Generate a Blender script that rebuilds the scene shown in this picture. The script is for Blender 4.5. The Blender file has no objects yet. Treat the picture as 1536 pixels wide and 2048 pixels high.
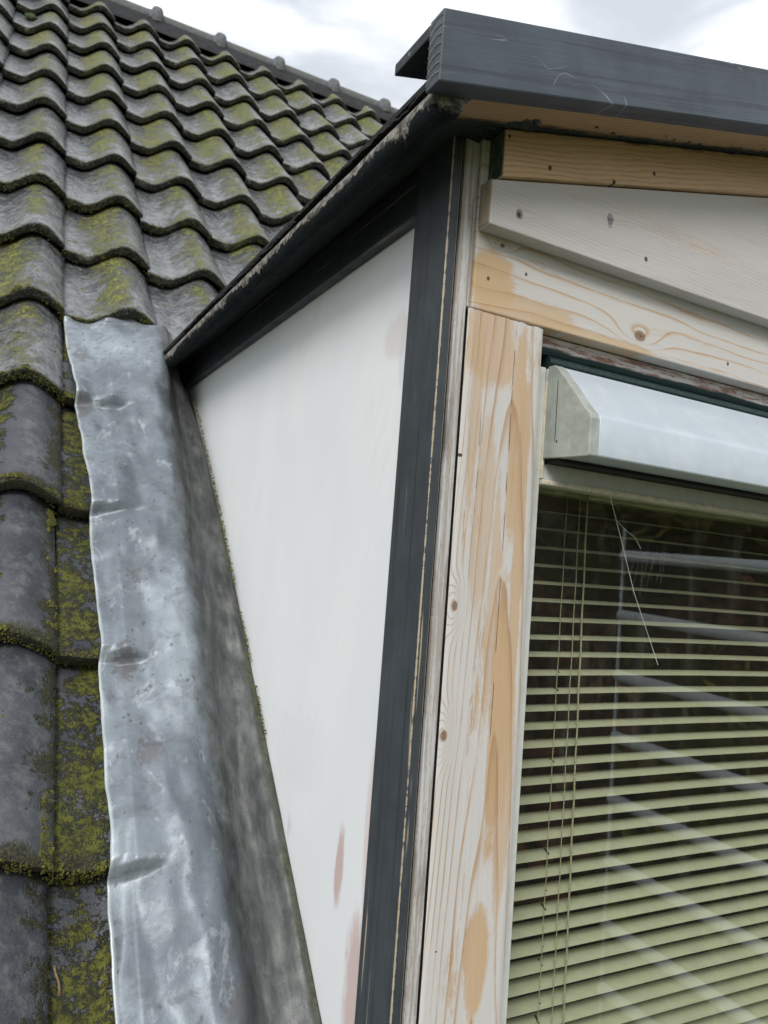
import bpy, bmesh, math, random
import numpy as np
from mathutils import Vector, Matrix, noise as mn
random.seed(7); rng = np.random.default_rng(7)
sc = bpy.context.scene
C = sc.collection

# ------------------------------------------------------------------ camera
cam = bpy.data.cameras.new('camera'); camo = bpy.data.objects.new('camera', cam); C.objects.link(camo)
R = ((0.87972912, -0.46931466, 0.07629176),
     (0.10451568, 0.03434117, -0.99393016),
     (0.46384604, 0.88236298, 0.07926167))
CAMP = Vector((-.372, -.62, 0.0))
r_, u_, b_ = Vector(R[0]), -Vector(R[1]), -Vector(R[2])
camo.matrix_world = Matrix(((r_.x, u_.x, b_.x, CAMP.x), (r_.y, u_.y, b_.y, CAMP.y), (r_.z, u_.z, b_.z, CAMP.z), (0, 0, 0, 1)))
cam.sensor_fit = 'VERTICAL'; cam.sensor_height = 36.0; cam.sensor_width = 27.0
cam.lens = 36.0 * 1531.4 / 2048.0
cam.clip_start = 0.02; cam.clip_end = 500
cam.dof.use_dof = True; cam.dof.focus_distance = 0.86; cam.dof.aperture_fstop = cam.lens / 2.3
sc.camera = camo

# ------------------------------------------------------------------ exposure
sc.view_settings.view_transform = 'Standard'; sc.view_settings.look = 'None'
sc.view_settings.exposure = 0.75; sc.view_settings.gamma = 1.0
sc.view_settings.use_curve_mapping = False

# ------------------------------------------------------------------ node helper
class V:
    """tiny expression wrapper round node sockets"""
    def __init__(s, t, o): s.t, s.o = t, o
    def _m(s, op, *a):
        n = s.t.nodes.new('ShaderNodeMath'); n.operation = op
        for i, v in enumerate((s,) + a):
            if isinstance(v, V): s.t.links.new(v.o, n.inputs[i])
            else: n.inputs[i].default_value = v
        return V(s.t, n.outputs[0])
    def __add__(s, b): return s._m('ADD', b)
    __radd__ = __add__
    def __sub__(s, b): return s._m('SUBTRACT', b)
    def __rsub__(s, b): return (s * -1) + b
    def __mul__(s, b): return s._m('MULTIPLY', b)
    __rmul__ = __mul__
    def __truediv__(s, b): return s._m('DIVIDE', b)
    def abs(s): return s._m('ABSOLUTE')
    def fract(s): return s._m('FRACT')
    def pow(s, b): return s._m('POWER', b)
    def sin(s): return s._m('SINE')
    def exp(s): return s._m('EXPONENT')
    def max(s, b): return s._m('MAXIMUM', b)
    def min(s, b): return s._m('MINIMUM', b)
    def step(s, a, b):      # smooth 0..1 between a and b
        n = s.t.nodes.new('ShaderNodeMapRange'); n.interpolation_type = 'SMOOTHSTEP'
        s.t.links.new(s.o, n.inputs[0])
        if a <= b:
            n.inputs[1].default_value = a; n.inputs[2].default_value = b
            n.inputs[3].default_value = 0; n.inputs[4].default_value = 1
        else:
            n.inputs[1].default_value = b; n.inputs[2].default_value = a
            n.inputs[3].default_value = 1; n.inputs[4].default_value = 0
        return V(s.t, n.outputs[0])

class Mat:
    def __init__(s, name, coord='Object'):
        s.m = bpy.data.materials.new(name); s.m.use_nodes = True
        s.t = s.m.node_tree; s.b = s.t.nodes['Principled BSDF']
        s.out = s.t.nodes['Material Output']
        tc = s.t.nodes.new('ShaderNodeTexCoord'); s.co = tc.outputs[coord]
        sp = s.t.nodes.new('ShaderNodeSeparateXYZ'); s.t.links.new(s.co, sp.inputs[0])
        s.x, s.y, s.z = (V(s.t, sp.outputs[i]) for i in range(3))
    def rnd(s):
        n = s.t.nodes.new('ShaderNodeObjectInfo'); return V(s.t, n.outputs['Random'])
    def vec(s, x, y, z):
        n = s.t.nodes.new('ShaderNodeCombineXYZ')
        for i, v in enumerate((x, y, z)):
            if isinstance(v, V): s.t.links.new(v.o, n.inputs[i])
            else: n.inputs[i].default_value = v
        return n.outputs[0]
    def noise(s, vec=None, scale=5, detail=4, rough=.55, dist=0.0):
        n = s.t.nodes.new('ShaderNodeTexNoise')
        s.t.links.new(vec if vec is not None else s.co, n.inputs['Vector'])
        n.inputs['Scale'].default_value = scale; n.inputs['Detail'].default_value = detail
        n.inputs['Roughness'].default_value = rough; n.inputs['Distortion'].default_value = dist
        return V(s.t, n.outputs['Fac'])
    def voro(s, vec=None, scale=5, rnd=1.0):
        n = s.t.nodes.new('ShaderNodeTexVoronoi')
        s.t.links.new(vec if vec is not None else s.co, n.inputs['Vector'])
        n.inputs['Scale'].default_value = scale; n.inputs['Randomness'].default_value = rnd
        return V(s.t, n.outputs['Distance'])
    def mix(s, f, a, b):
        n = s.t.nodes.new('ShaderNodeMix'); n.data_type = 'RGBA'
        if isinstance(f, V): s.t.links.new(f.o, n.inputs[0])
        else: n.inputs[0].default_value = f
        for i, v in ((6, a), (7, b)):
            if isinstance(v, tuple): n.inputs[i].default_value = (*v, 1)
            else: s.t.links.new(v, n.inputs[i])
        return n.outputs[2]
    def color(s, c):
        if isinstance(c, tuple): s.b.inputs['Base Color'].default_value = (*c, 1)
        else: s.t.links.new(c, s.b.inputs['Base Color'])
    def rough(s, r):
        if isinstance(r, V): s.t.links.new(r.o, s.b.inputs['Roughness'])
        else: s.b.inputs['Roughness'].default_value = r
    def bump(s, h, dist=.001, strength=1.0):
        n = s.t.nodes.new('ShaderNodeBump'); n.inputs['Distance'].default_value = dist
        n.inputs['Strength'].default_value = strength
        s.t.links.new(h.o, n.inputs['Height']); s.t.links.new(n.outputs[0], s.b.inputs['Normal'])

# ------------------------------------------------------------------ sky + sun (bright broken overcast)
w = bpy.data.worlds.new('World'); sc.world = w; w.use_nodes = True
t = w.node_tree; bg = t.nodes['Background']
SUN_EL, SUN_AZ = math.radians(38), math.radians(245)
sky = t.nodes.new('ShaderNodeTexSky'); sky.sky_type = 'NISHITA'; sky.sun_disc = False
sky.sun_elevation = SUN_EL; sky.sun_rotation = SUN_AZ
sky.air_density = 1.0; sky.dust_density = 1.5; sky.ozone_density = 1.0
tc = t.nodes.new('ShaderNodeTexCoord')
mp = t.nodes.new('ShaderNodeMapping'); mp.inputs['Scale'].default_value = (1, 1, 2.0); mp.inputs['Location'].default_value = (1.7, .6, .4)
t.links.new(tc.outputs['Generated'], mp.inputs[0])
def wn(scale, detail, rough, dist=0):
    n = t.nodes.new('ShaderNodeTexNoise'); t.links.new(mp.outputs[0], n.inputs['Vector'])
    n.inputs['Scale'].default_value = scale; n.inputs['Detail'].default_value = detail
    n.inputs['Roughness'].default_value = rough; n.inputs['Distortion'].default_value = dist
    return V(t, n.outputs['Fac'])
shade = wn(3.6, 7, .52, .35).step(.38, .60)
cover = wn(3.1, 6, .55, .2).step(.28, .42)
def wmix(f, a, b):
    n = t.nodes.new('ShaderNodeMix'); n.data_type = 'RGBA'
    t.links.new(f.o, n.inputs[0])
    for i, v in ((6, a), (7, b)):
        if isinstance(v, tuple): n.inputs[i].default_value = (*v, 1)
        else: t.links.new(v, n.inputs[i])
    return n.outputs[2]
cloud = wmix(shade, (4.3, 4.65, 5.15), (7.4, 7.6, 7.8))
skyc = wmix(cover, sky.outputs[0], cloud)
t.links.new(skyc, bg.inputs[0]); bg.inputs[1].default_value = 0.095

sun = bpy.data.lights.new('sun', 'SUN'); sun.energy = 1.5; sun.angle = math.radians(22); sun.color = (1, .975, .94)
suno = bpy.data.objects.new('sun', sun); C.objects.link(suno)
sd = Vector((-math.cos(SUN_EL) * .62, -math.cos(SUN_EL) * .78, math.sin(SUN_EL)))
suno.rotation_euler = sd.to_track_quat('Z', 'Y').to_euler()

# ------------------------------------------------------------------ object helpers
def link(o, parent=None):
    C.objects.link(o)
    if parent: o.parent = parent
    return o
def tag(o, label=None, cat=None, group=None, kind=None):
    if label: o['label'] = label
    if cat: o['category'] = cat
    if group: o['group'] = group
    if kind: o['kind'] = kind
    return o
def empty(name, label, cat, loc=(0, 0, 0), group=None):
    o = bpy.data.objects.new(name, None); link(o); o.location = loc
    o.empty_display_size = .05
    return tag(o, label, cat, group)
def setmat(me, mats):
    for m in (mats if isinstance(mats, (list, tuple)) else [mats]): me.materials.append(m.m if isinstance(m, Mat) else m)
def mesh_obj(name, vs, fs, mat, parent=None, smooth=False, bevel=0, seg=2):
    me = bpy.data.meshes.new(name); me.from_pydata([tuple(v) for v in vs], [], [tuple(f) for f in fs]); me.update()
    setmat(me, mat)
    if smooth: me.polygons.foreach_set('use_smooth', [True] * len(me.polygons))
    o = bpy.data.objects.new(name, me); link(o, parent)
    if parent: o.matrix_parent_inverse = Matrix.Identity(4)
    if bevel:
        b = o.modifiers.new('bevel', 'BEVEL'); b.width = bevel; b.segments = seg; b.limit_method = 'ANGLE'
        b.harden_normals = False
    return o
BF = [(0, 3, 2, 1), (4, 5, 6, 7), (0, 1, 5, 4), (1, 2, 6, 5), (2, 3, 7, 6), (3, 0, 4, 7)]
def box(name, x0, x1, y0, y1, z0, z1, mat, parent=None, bevel=.0015, seg=2, **k):
    vs = [(x0, y0, z0), (x1, y0, z0), (x1, y1, z0), (x0, y1, z0), (x0, y0, z1), (x1, y0, z1), (x1, y1, z1), (x0, y1, z1)]
    return mesh_obj(name, vs, BF, mat, parent, bevel=bevel, seg=seg, **k)
def raked(name, x0, x1, y0, y1, zb, zt, mat, parent=None, bevel=.0015):
    """board on the rake: zb / zt are functions of x"""
    vs = [(x0, y0, zb(x0)), (x1, y0, zb(x1)), (x1, y1, zb(x1)), (x0, y1, zb(x0)),
          (x0, y0, zt(x0)), (x1, y0, zt(x1)), (x1, y1, zt(x1)), (x0, y1, zt(x0))]
    return mesh_obj(name, vs, BF, mat, parent, bevel=bevel)
def prism(name, poly, axis, a, b, mat, parent=None, smooth=False, bevel=0):
    """poly: 2D outline extruded along axis ('x' or 'y') from a to b"""
    n = len(poly)
    f = (lambda p, q: (q, p[0], p[1])) if axis == 'x' else (lambda p, q: (p[0], q, p[1]))
    vs = [f(p, a) for p in poly] + [f(p, b) for p in poly]
    fs = [(i, (i + 1) % n, n + (i + 1) % n, n + i) for i in range(n)] + [tuple(range(n))[::-1], tuple(range(n, 2 * n))]
    o = mesh_obj(name, vs, fs, mat, parent, smooth=False, bevel=bevel)
    bm = bmesh.new(); bm.from_mesh(o.data); bmesh.ops.recalc_face_normals(bm, faces=bm.faces); bm.to_mesh(o.data); bm.free()
    if smooth:
        o.data.polygons.foreach_set('use_smooth', [True] * len(o.data.polygons))
        o.data.set_sharp_from_angle(angle=math.radians(40))
    return o
def tube(pts, r, n=6, vs=None, fs=None):
    vs = [] if vs is None else vs; fs = [] if fs is None else fs
    base = len(vs); P = [Vector(p) for p in pts]
    for i, p in enumerate(P):
        d = (P[min(i + 1, len(P) - 1)] - P[max(i - 1, 0)]).normalized()
        a = d.orthogonal().normalized() if i == 0 else (a - d * a.dot(d)).normalized()
        b = d.cross(a)
        rr = r[i] if isinstance(r, (list, tuple)) else r
        for k in range(n):
            q = 2 * math.pi * k / n; vs.append(p + (a * math.cos(q) + b * math.sin(q)) * rr)
    for i in range(len(P) - 1):
        for k in range(n):
            fs.append((base + i * n + k, base + i * n + (k + 1) % n, base + (i + 1) * n + (k + 1) % n, base + (i + 1) * n + k))
    fs.append(tuple(base + k for k in range(n))[::-1]); fs.append(tuple(base + (len(P) - 1) * n + k for k in range(n)))
    return vs, fs
def fit(v0, v1, x): return min(1, max(0, (x - v0) / (v1 - v0)))
def ss(a, b, x):
    q = np.clip((np.asarray(x, float) - a) / (b - a), 0, 1); return q * q * (3 - 2 * q)

# ------------------------------------------------------------------ materials
def wood(name, along='z', across='x', K=110, arch=None, wob=.55, wob_sc=(2.2, 14), light=(.60, .40, .23), dark=(.36, .17, .07),
         white=0.0, wcol=(.70, .69, .68), seed=0.0, bare=(), knots=(), spots=(), wn_sc=(5, 38), cracks=(), line=5.0, bump=.0006, tilt=0.0, fine=.6, dirt=0.0, green=None, lines_through=.75, kamp=4.5):
    """sanded softwood: growth rings from a warped field, remains of white primer, knots and nail spots"""
    M = Mat(name)
    L = getattr(M, along); A = getattr(M, across)
    other = [q for q in 'xyz' if q not in (along, across)][0]; Dp = getattr(M, other)
    wv = M.vec(A * wob_sc[1] + seed, L * wob_sc[0], Dp * 20)
    h = (A + L * tilt) * K + (M.noise(wv, 1.0, 3, .5) - .5) * (wob * 10)
    if arch:
        for (a0, q, c) in arch:
            d = A - a0; h = d * d * q + L * c + (M.noise(wv, 1.0, 3, .5) - .5) * (wob * 10)
    core = None
    for (ka, kl, kr) in knots:
        da = (A - ka) / kr; dl = (L - kl) / (kr * 2.4)
        g = ((da * da + dl * dl) * -.5).exp()
        h = h + g * kamp
        e = ((da * da * 1.6 + dl * dl * 4.5) * -1.6).exp()
        core = e if core is None else core.max(e)
    ring = h.fract(); ln = ring.pow(line) * ring.step(1.0, .94) * (M.noise(M.vec(A * 30 + seed, L * 5, 8.0), 1.0, 4, .7).step(.30, .62) * .75 + .3)
    fib = M.noise(M.vec(A * 420, L * 9, Dp * 400), 1.0, 4, .7)
    tone = M.noise(M.vec(A * 16, L * 2.5, seed), 1.0, 3, .5)
    col = M.mix((ln * .85 + (fib - .5) * fine * .9).max(0.0).min(1.0), light, dark)
    col = M.mix(tone.step(.3, .75) * .35, col, tuple(c * .72 for c in light))
    H = ln * .7 + fib * .35
    if white > 0:
        wm = M.noise(M.vec(A * wn_sc[1] + seed * 3, L * wn_sc[0], seed), 1.0, 5, .62)
        m = (wm + (M.noise(M.vec(A * 420, L * 90, 0.0), 1.0, 3, .8) - .5) * .30 + (fib - .5) * .12).step(.76 - white * .55, .90 - white * .55)
        for (ba, bl, ra, rl, amt) in bare:
            da = (A - ba) / ra; dl = (L - bl) / rl
            q = (da * da + dl * dl + (M.noise(M.vec(A * 60 + seed, L * 22, 3.0), 1.0, 4, .6) - .5) * 1.9 + (M.noise(M.vec(A * 420, L * 110, 7.0), 1.0, 3, .8) - .5) * 1.1).step(1.35, .65)
            m = m * (1 - q * amt)
        m = m * (1 - ln.step(.12, .55) * lines_through)
        col = M.mix(m * .93, col, M.mix(fib.step(.3, .7) * .5, wcol, tuple(c * .86 for c in wcol)))
        H = H + m * .5
    if core is not None:
        col = M.mix(core.step(.30, .62) * .85, col, (.20, .115, .06))
        col = M.mix(core.step(.72, .95) * M.noise(M.vec(A * 260, L * 260, seed), 1, 3).step(.4, .6), col, (.04, .028, .02))
    for (ca, l0, l1, wd) in cracks:
        d = (A - ca + (M.noise(M.vec(0.0, L * 9, ca * 50), 1.0, 2) - .5) * .004).abs()
        c = d.step(wd, wd * .4) * L.step(l0, l0 + .02) * L.step(l1, l1 - .02) * M.noise(M.vec(0.0, L * 30, 5.0), 1.0, 2).step(.44, .52)
        col = M.mix(c * .9, col, (.05, .035, .025)); H = H - c * 1.5
    for (sa, sl, sr, scol) in spots:
        da = (A - sa) / sr; dl = (L - sl) / (sr * .8)
        q = (da * da + dl * dl + (M.noise(M.vec(A * 400, L * 400, 1.0), 1.0, 2) - .5) * .9).step(1.2, .6)
        col = M.mix(q * .95, col, scol); H = H - q * 1.6
    if dirt:
        dn = M.noise(M.vec(A * 90, L * 9, seed + 2), 1.0, 5, .65).step(.62 - dirt * .25, .86 - dirt * .25)
        col = M.mix(dn * .7, col, (.12, .105, .09))
    if green:
        gn = M.noise(M.vec(A * 55, L * 12, seed + 7), 1.0, 4, .7)
        for (g0, g1, gs) in green:      # band of old dark green paint left along an edge: across-coordinate minus slope*along
            q = (A - L * gs + (gn - .5) * .022).step(g0, g1)
            col = M.mix(q * .96, col, (.012, .028, .026))
    M.color(col); M.rough(.72); M.bump(H, bump); M.b.inputs['Specular IOR Level'].default_value = .3
    return M

def dark_paint(name, along='z', across='y', base=(.030, .036, .042), arris=None, scratch=0, lichen=False, seed=0.0, rough=.42, worn_lines=0.0, tilt=0.0):
    M = Mat(name); L = getattr(M, along); A = getattr(M, across) - L * tilt
    other = [q for q in 'xyz' if q not in (along, across)][0]; D = getattr(M, other)
    g = M.noise(M.vec(A * 420 + seed, L * 7, D * 420), 1.0, 4, .65)
    g2 = M.noise(M.vec(A * 130 + seed, L * 2.5, D * 130), 1.0, 3, .5)
    blot = M.noise(M.vec(M.x * 14 + seed, M.y * 14, M.z * 14), 1.0, 5, .6)
    col = M.mix(blot.step(.35, .7), base, tuple(c * 1.35 for c in base))
    col = M.mix(g.step(.56, .72) * .30, col, (.11, .12, .125))
    col = M.mix(g2.step(.46, .34) * .5, col, tuple(c * .45 for c in base))
    wood_c = (.50, .42, .30)
    if worn_lines:
        wl = g2.step(.645, .68) * M.noise(M.vec(A * 60, L * 5, D * 60), 1.0, 3, .6).step(.45, .6)
        col = M.mix(wl * worn_lines, col, wood_c)
    H = g * .6 + g2 * .6
    if arris:
        for (px, py, wd, amp) in arris:
            d = (M.x - px).abs().max((M.y - py).abs())
            n = M.noise(M.vec(3.0, 2.0 + seed, L * 70), 1.0, 5, .8)
            n2 = M.noise(M.vec(9.0, 2.0 + seed, L * 3.0), 1.0, 2, .5)
            q = (d + (n - .5) * -amp * 2 + (n2 - .45) * -amp * 1.6).step(wd * 1.15, wd * .75)
            col = M.mix(q * .92, col, M.mix(n.step(.4, .7), wood_c, (.30, .25, .18)))
    if scratch:
        v = M.noise(M.vec(M.x * 9 + seed, M.y * 2, M.z * 30 - M.x * 9), 1.0, 1.5, .4, .8)
        thin = (v - .5).abs().step(.0035, .001) * M.noise(M.vec(M.x * 7, 2.0, M.z * 16 + seed), 1.0, 2).step(.585, .64)
        col = M.mix(thin * .6, col, (.40, .42, .42))
        sm = M.noise(M.vec(M.x * 30, M.y * 10, M.z * 60), 1.0, 6, .75).step(.58, .74)
        col = M.mix(sm * .30, col, (.125, .125, .135))
    if lichen:
        M.b.inputs['Specular IOR Level'].default_value = .2
        ln = M.noise(None, 26, 8, .72); ln2 = M.noise(None, 90, 4, .7)
        up = M.z + (M.noise(M.vec(1.0, M.y * 6, 0.0), 1.0, 3) - .5) * .018
        q = (M.noise(None, 19, 8, .75) + (up - .4018) * 22).step(.54, .60)
        lc = M.mix(ln2.step(.4, .65), (.075, .068, .055), (.42, .40, .36))
        col = M.mix(q * .9, col, lc)
        col = M.mix(M.noise(None, 48, 6, .7).step(.60, .68) * .7, col, (.022, .045, .034))
        H = H * .6 + q * 1.6 + ln2 * .9
    M.color(col); M.rough(M.noise(None, 30, 3).step(.2, .9) * .25 + rough); M.bump(H, .0022 if lichen else .00045)
    return M

def m_tile():
    M = Mat('glazed_concrete_tile'); r = M.rnd()
    o = r * 37.0
    P = M.vec(M.x + o, M.y + o * .7, M.z)
    big = M.noise(P, 9, 5, .6); mid = M.noise(P, 34, 5, .65); fine = M.noise(P, 260, 3, .6); sp = M.noise(P, 95, 6, .75)
    col = M.mix(big.step(.3, .7), (.034, .037, .043), (.078, .082, .088))
    # pale lichen bloom, strongest on the exposed middle of the tile
    bl = (mid * .6 + sp * .75 + (M.y * -.4)).step(.50, .74)
    col = M.mix(bl * .52, col, (.34, .345, .335))
    col = M.mix(fine.step(.60, .72) * .5, col, (.035, .036, .036))
    # yellow green moss: streak down the shoulder between pan and roll, plus random cushions
    d = (M.x - .108 + (r - .5) * .04).abs()
    streak = (M.noise(P, 30, 6, .72) * .75 + M.noise(P, 8, 2, .5) * .50 + (sp - .5) * .5 - d * 3.6 + (r - .5) * .10).step(.46, .66)
    cush = (M.noise(P, 17, 7, .75) + (r - .5) * .08).step(.60, .64)
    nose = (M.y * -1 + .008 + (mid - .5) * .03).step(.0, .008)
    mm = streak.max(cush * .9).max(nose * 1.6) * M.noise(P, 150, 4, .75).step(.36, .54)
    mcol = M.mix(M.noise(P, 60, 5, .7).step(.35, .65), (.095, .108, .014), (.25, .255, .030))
    mcol = M.mix(nose, mcol, M.mix(fine.step(.4, .6), (.012, .015, .006), (.045, .052, .016)))  # nose moss coloured darker for the shade under each tile edge
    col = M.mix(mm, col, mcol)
    M.color(col)
    M.rough(mm * .5 + mid * .20 + .13)
    M.b.inputs['Specular IOR Level'].default_value = .75
    M.bump(fine * .35 + sp * .3 + mm * (M.noise(P, 330, 3, .7) * 1.6 + .9), .0022, .9)
    return M

def m_tile_near():
    """tiles beside the flashing: wet dark pans thick with moss"""
    M = Mat('mossy_tile'); r = M.rnd(); o = r * 21.0
    P = M.vec(M.x + o, M.y + o * .7, M.z)
    mid = M.noise(P, 34, 5, .65); fine = M.noise(P, 330, 3, .6); big = M.noise(P, 9, 4, .6); sp = M.noise(P, 110, 6, .75)
    col = M.mix(big.step(.3, .7), (.032, .036, .043), (.072, .077, .087))
    roll = M.x.step(.105, .15)
    col = M.mix((mid * .6 + sp * .5).step(.48, .74) * roll * .45, col, (.24, .25, .255))
    col = M.mix(fine.step(.62, .70) * .5, col, (.16, .165, .16))
    pan = M.x.step(.135, .10)
    mo = (M.noise(P, 22, 8, .74) * .8 + M.noise(P, 6, 2, .5) * .35 + pan * .06 - roll * .20 + (sp - .5) * .35).step(.60, .66)
    edge = ((M.x - .193).abs() * -5 + M.noise(P, 26, 6, .7)).step(.44, .52)
    nose = (M.y * -1 + .020 + (mid - .5) * .05).step(.0, .012)
    mm = mo.max(edge * .9).max(nose * .9) * M.noise(P, 210, 3, .7).step(.28, .46)
    mcol = M.mix(M.noise(P, 75, 5, .7).step(.35, .62), (.036, .040, .012), (.150, .155, .022))
    mcol = M.mix(nose.max(edge), mcol, M.mix(fine.step(.4, .6), (.020, .022, .008), (.085, .080, .028)))
    M.color(M.mix(mm, col, mcol)); M.rough(mm * .5 + mid * .18 + .32)
    M.bump(fine * .35 + sp * .25 + mm * (M.noise(P, 420, 3, .7) * 1.8 + 1.0), .0026, .95)
    return M

def m_lead():
    M = Mat('weathered_lead')
    big = M.noise(None, 7, 5, .6); mid = M.noise(None, 28, 6, .65, .4); sp = M.noise(None, 120, 4, .65); fn = M.noise(None, 700, 2, .6)
    col = M.mix(big.step(.33, .68), (.155, .180, .205), (.300, .338, .372))
    col = M.mix(mid.step(.46, .68) * .6, col, (.115, .128, .145))
    col = M.mix(M.noise(None, 60, 6, .75).step(.56, .66) * .45, col, (.09, .098, .105))
    col = M.mix((M.noise(M.vec(M.x * 30, (M.y + M.z) * 12, 0.0), 1.0, 6, .7, .6)).step(.56, .66) * .45, col, (.47, .51, .54))
    # round dark rain spots and grey blotches where the bloom has come off
    v = M.voro(M.vec(M.x * 1.0 + sp * .01, (M.y + M.z) * .45, 0.0), 95)
    col = M.mix(v.step(.24, .14) * M.noise(None, 30, 2).step(.47, .58) * .8, col, (.10, .112, .115))
    v2 = M.voro(M.vec(M.x, (M.y + M.z) * .5, 3.0), 9)
    col = M.mix((v2 + (sp - .5) * .45 + (mid - .5) * .3).step(.19, .13) * .75, col, (.135, .13, .135))
    col = M.mix(fn.step(.60, .72) * .35, col, (.09, .10, .10))
    # grime and painted shade in the gutter against the cheek, algae right at the upstand
    g = (M.x + (M.noise(None, 16, 6, .7) - .5) * .06)
    q = g.step(-.088, -.048)
    dirt = M.mix(M.noise(M.vec(M.x * 70, (M.y + M.z) * 9, 1.0), 1.0, 6, .7).step(.35, .7), (.020, .020, .016), (.100, .100, .088))
    col = M.mix(q * .86, col, dirt)  # tone covers the shaded inner fold as well as grime
    e = (M.x + (mid - .5) * .018).step(-.004, .012)
    col = M.mix(e * .6 * big.step(.38, .6), col, M.mix(sp.step(.4, .6), (.040, .042, .018), (.11, .12, .04)))
    # pale burnished outer edge
    at = M.t.nodes.new('ShaderNodeAttribute'); at.attribute_name = 'edge'
    col = M.mix(V(M.t, at.outputs['Fac']) * mid.step(.25, .5) * .8, col, (.60, .66, .66))
    M.color(col); M.rough(mid * .25 + .33); M.b.inputs['Metallic'].default_value = .30
    M.bump(mid * .6 + sp * .5 + fn * .25, .0012, .7)
    return M

def m_panel():
    M = Mat('white_painted_panel')
    cl = M.noise(M.vec(0.0, M.y * 9, M.z * 4), 1.0, 5, .55); st = M.noise(M.vec(0.0, (M.y + M.z * .35) * 60, (M.z - M.y * .3) * 9), 1.0, 3, .6)
    col = M.mix(cl.step(.3, .7), (.80, .82, .845), (.85, .86, .865))
    col = M.mix((cl * .7 + st * .4).step(.60, .76) * .20, col, (.62, .62, .66))
    nz = M.noise(M.vec(0.0, M.y * 70, M.z * 24), 1.0, 5, .7)
    for (py, pz, ry, rz, c, a) in ((.156, -.325, .010, .042, (.56, .38, .345), .8), (.098, -.425, .026, .075, (.58, .40, .36), .75),
                                   (.092, -.26, .012, .08, (.60, .42, .39), .42), (.115, .262, .030, .026, (.63, .50, .47), .35), (.30, -.23, .09, .05, (.68, .68, .71), .2), (.085, .235, .02, .05, (.58, .58, .62), .35)):
        a_ = (M.y - py) / ry; b_ = (M.z - pz) / rz
        q = (a_ * a_ + b_ * b_ + (nz - .5) * 2.4).step(1.5, .35)
        col = M.mix(q * a, col, c)
    v = M.voro(M.vec(0.0, M.y, M.z * .55), 17)
    col = M.mix(v.step(.028, .014) * nz.step(.4, .5), col, (.22, .23, .24))
    gr = (M.voro(M.vec(4.0, M.y * 1.0, M.z * .5), 6) + (nz - .5) * .12).step(.075, .03)
    col = M.mix(gr * .35, col, (.45, .47, .48))
    M.color(col); M.rough(.5); M.bump(st * .5 + M.noise(None, 260, 2) * .35 + cl * 2.5, .0007, .5)
    return M

def simple(name, c, rough=.5, bump=0, sc_=60, var=.2, metal=0):
    M = Mat(name); n = M.noise(None, sc_, 5, .65)
    M.color(M.mix(n.step(.3, .7), tuple(x * (1 - var) for x in c), tuple(x * (1 + var) for x in c)))
    M.rough(rough); M.b.inputs['Metallic'].default_value = metal
    if bump: M.bump(n, bump)
    return M

TILE, TILEN, LEAD, PANEL = m_tile(), m_tile_near(), m_lead(), m_panel()
def m_ridge():
    M = Mat('ridge_tile_concrete'); n = M.noise(None, 14, 6, .7)
    M.color(M.mix(n.step(.45, .62) * .5, M.mix(M.noise(None, 60, 4).step(.3, .7), (.055, .06, .068), (.11, .115, .125)), (.10, .105, .05)))
    M.rough(.6); M.bump(M.noise(None, 120, 4, .7), .003); return M
RIDGE = m_ridge()

# ------------------------------------------------------------------ ground and main roof
GROUND_Z = -5.6
def m_lawn():
    M = Mat('grass'); n = M.noise(None, .9, 6, .7); f = M.noise(None, 18, 5, .7)
    M.color(M.mix(f.step(.3, .7), M.mix(n.step(.35, .65), (.08, .125, .028), (.24, .25, .05)), (.03, .045, .012))); M.rough(.9); return M
g = mesh_obj('ground', [(-150, -150, GROUND_Z), (150, -150, GROUND_Z), (150, 150, GROUND_Z), (-150, 150, GROUND_Z)], [(0, 1, 2, 3)], m_lawn())
tag(g, kind='structure')

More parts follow.
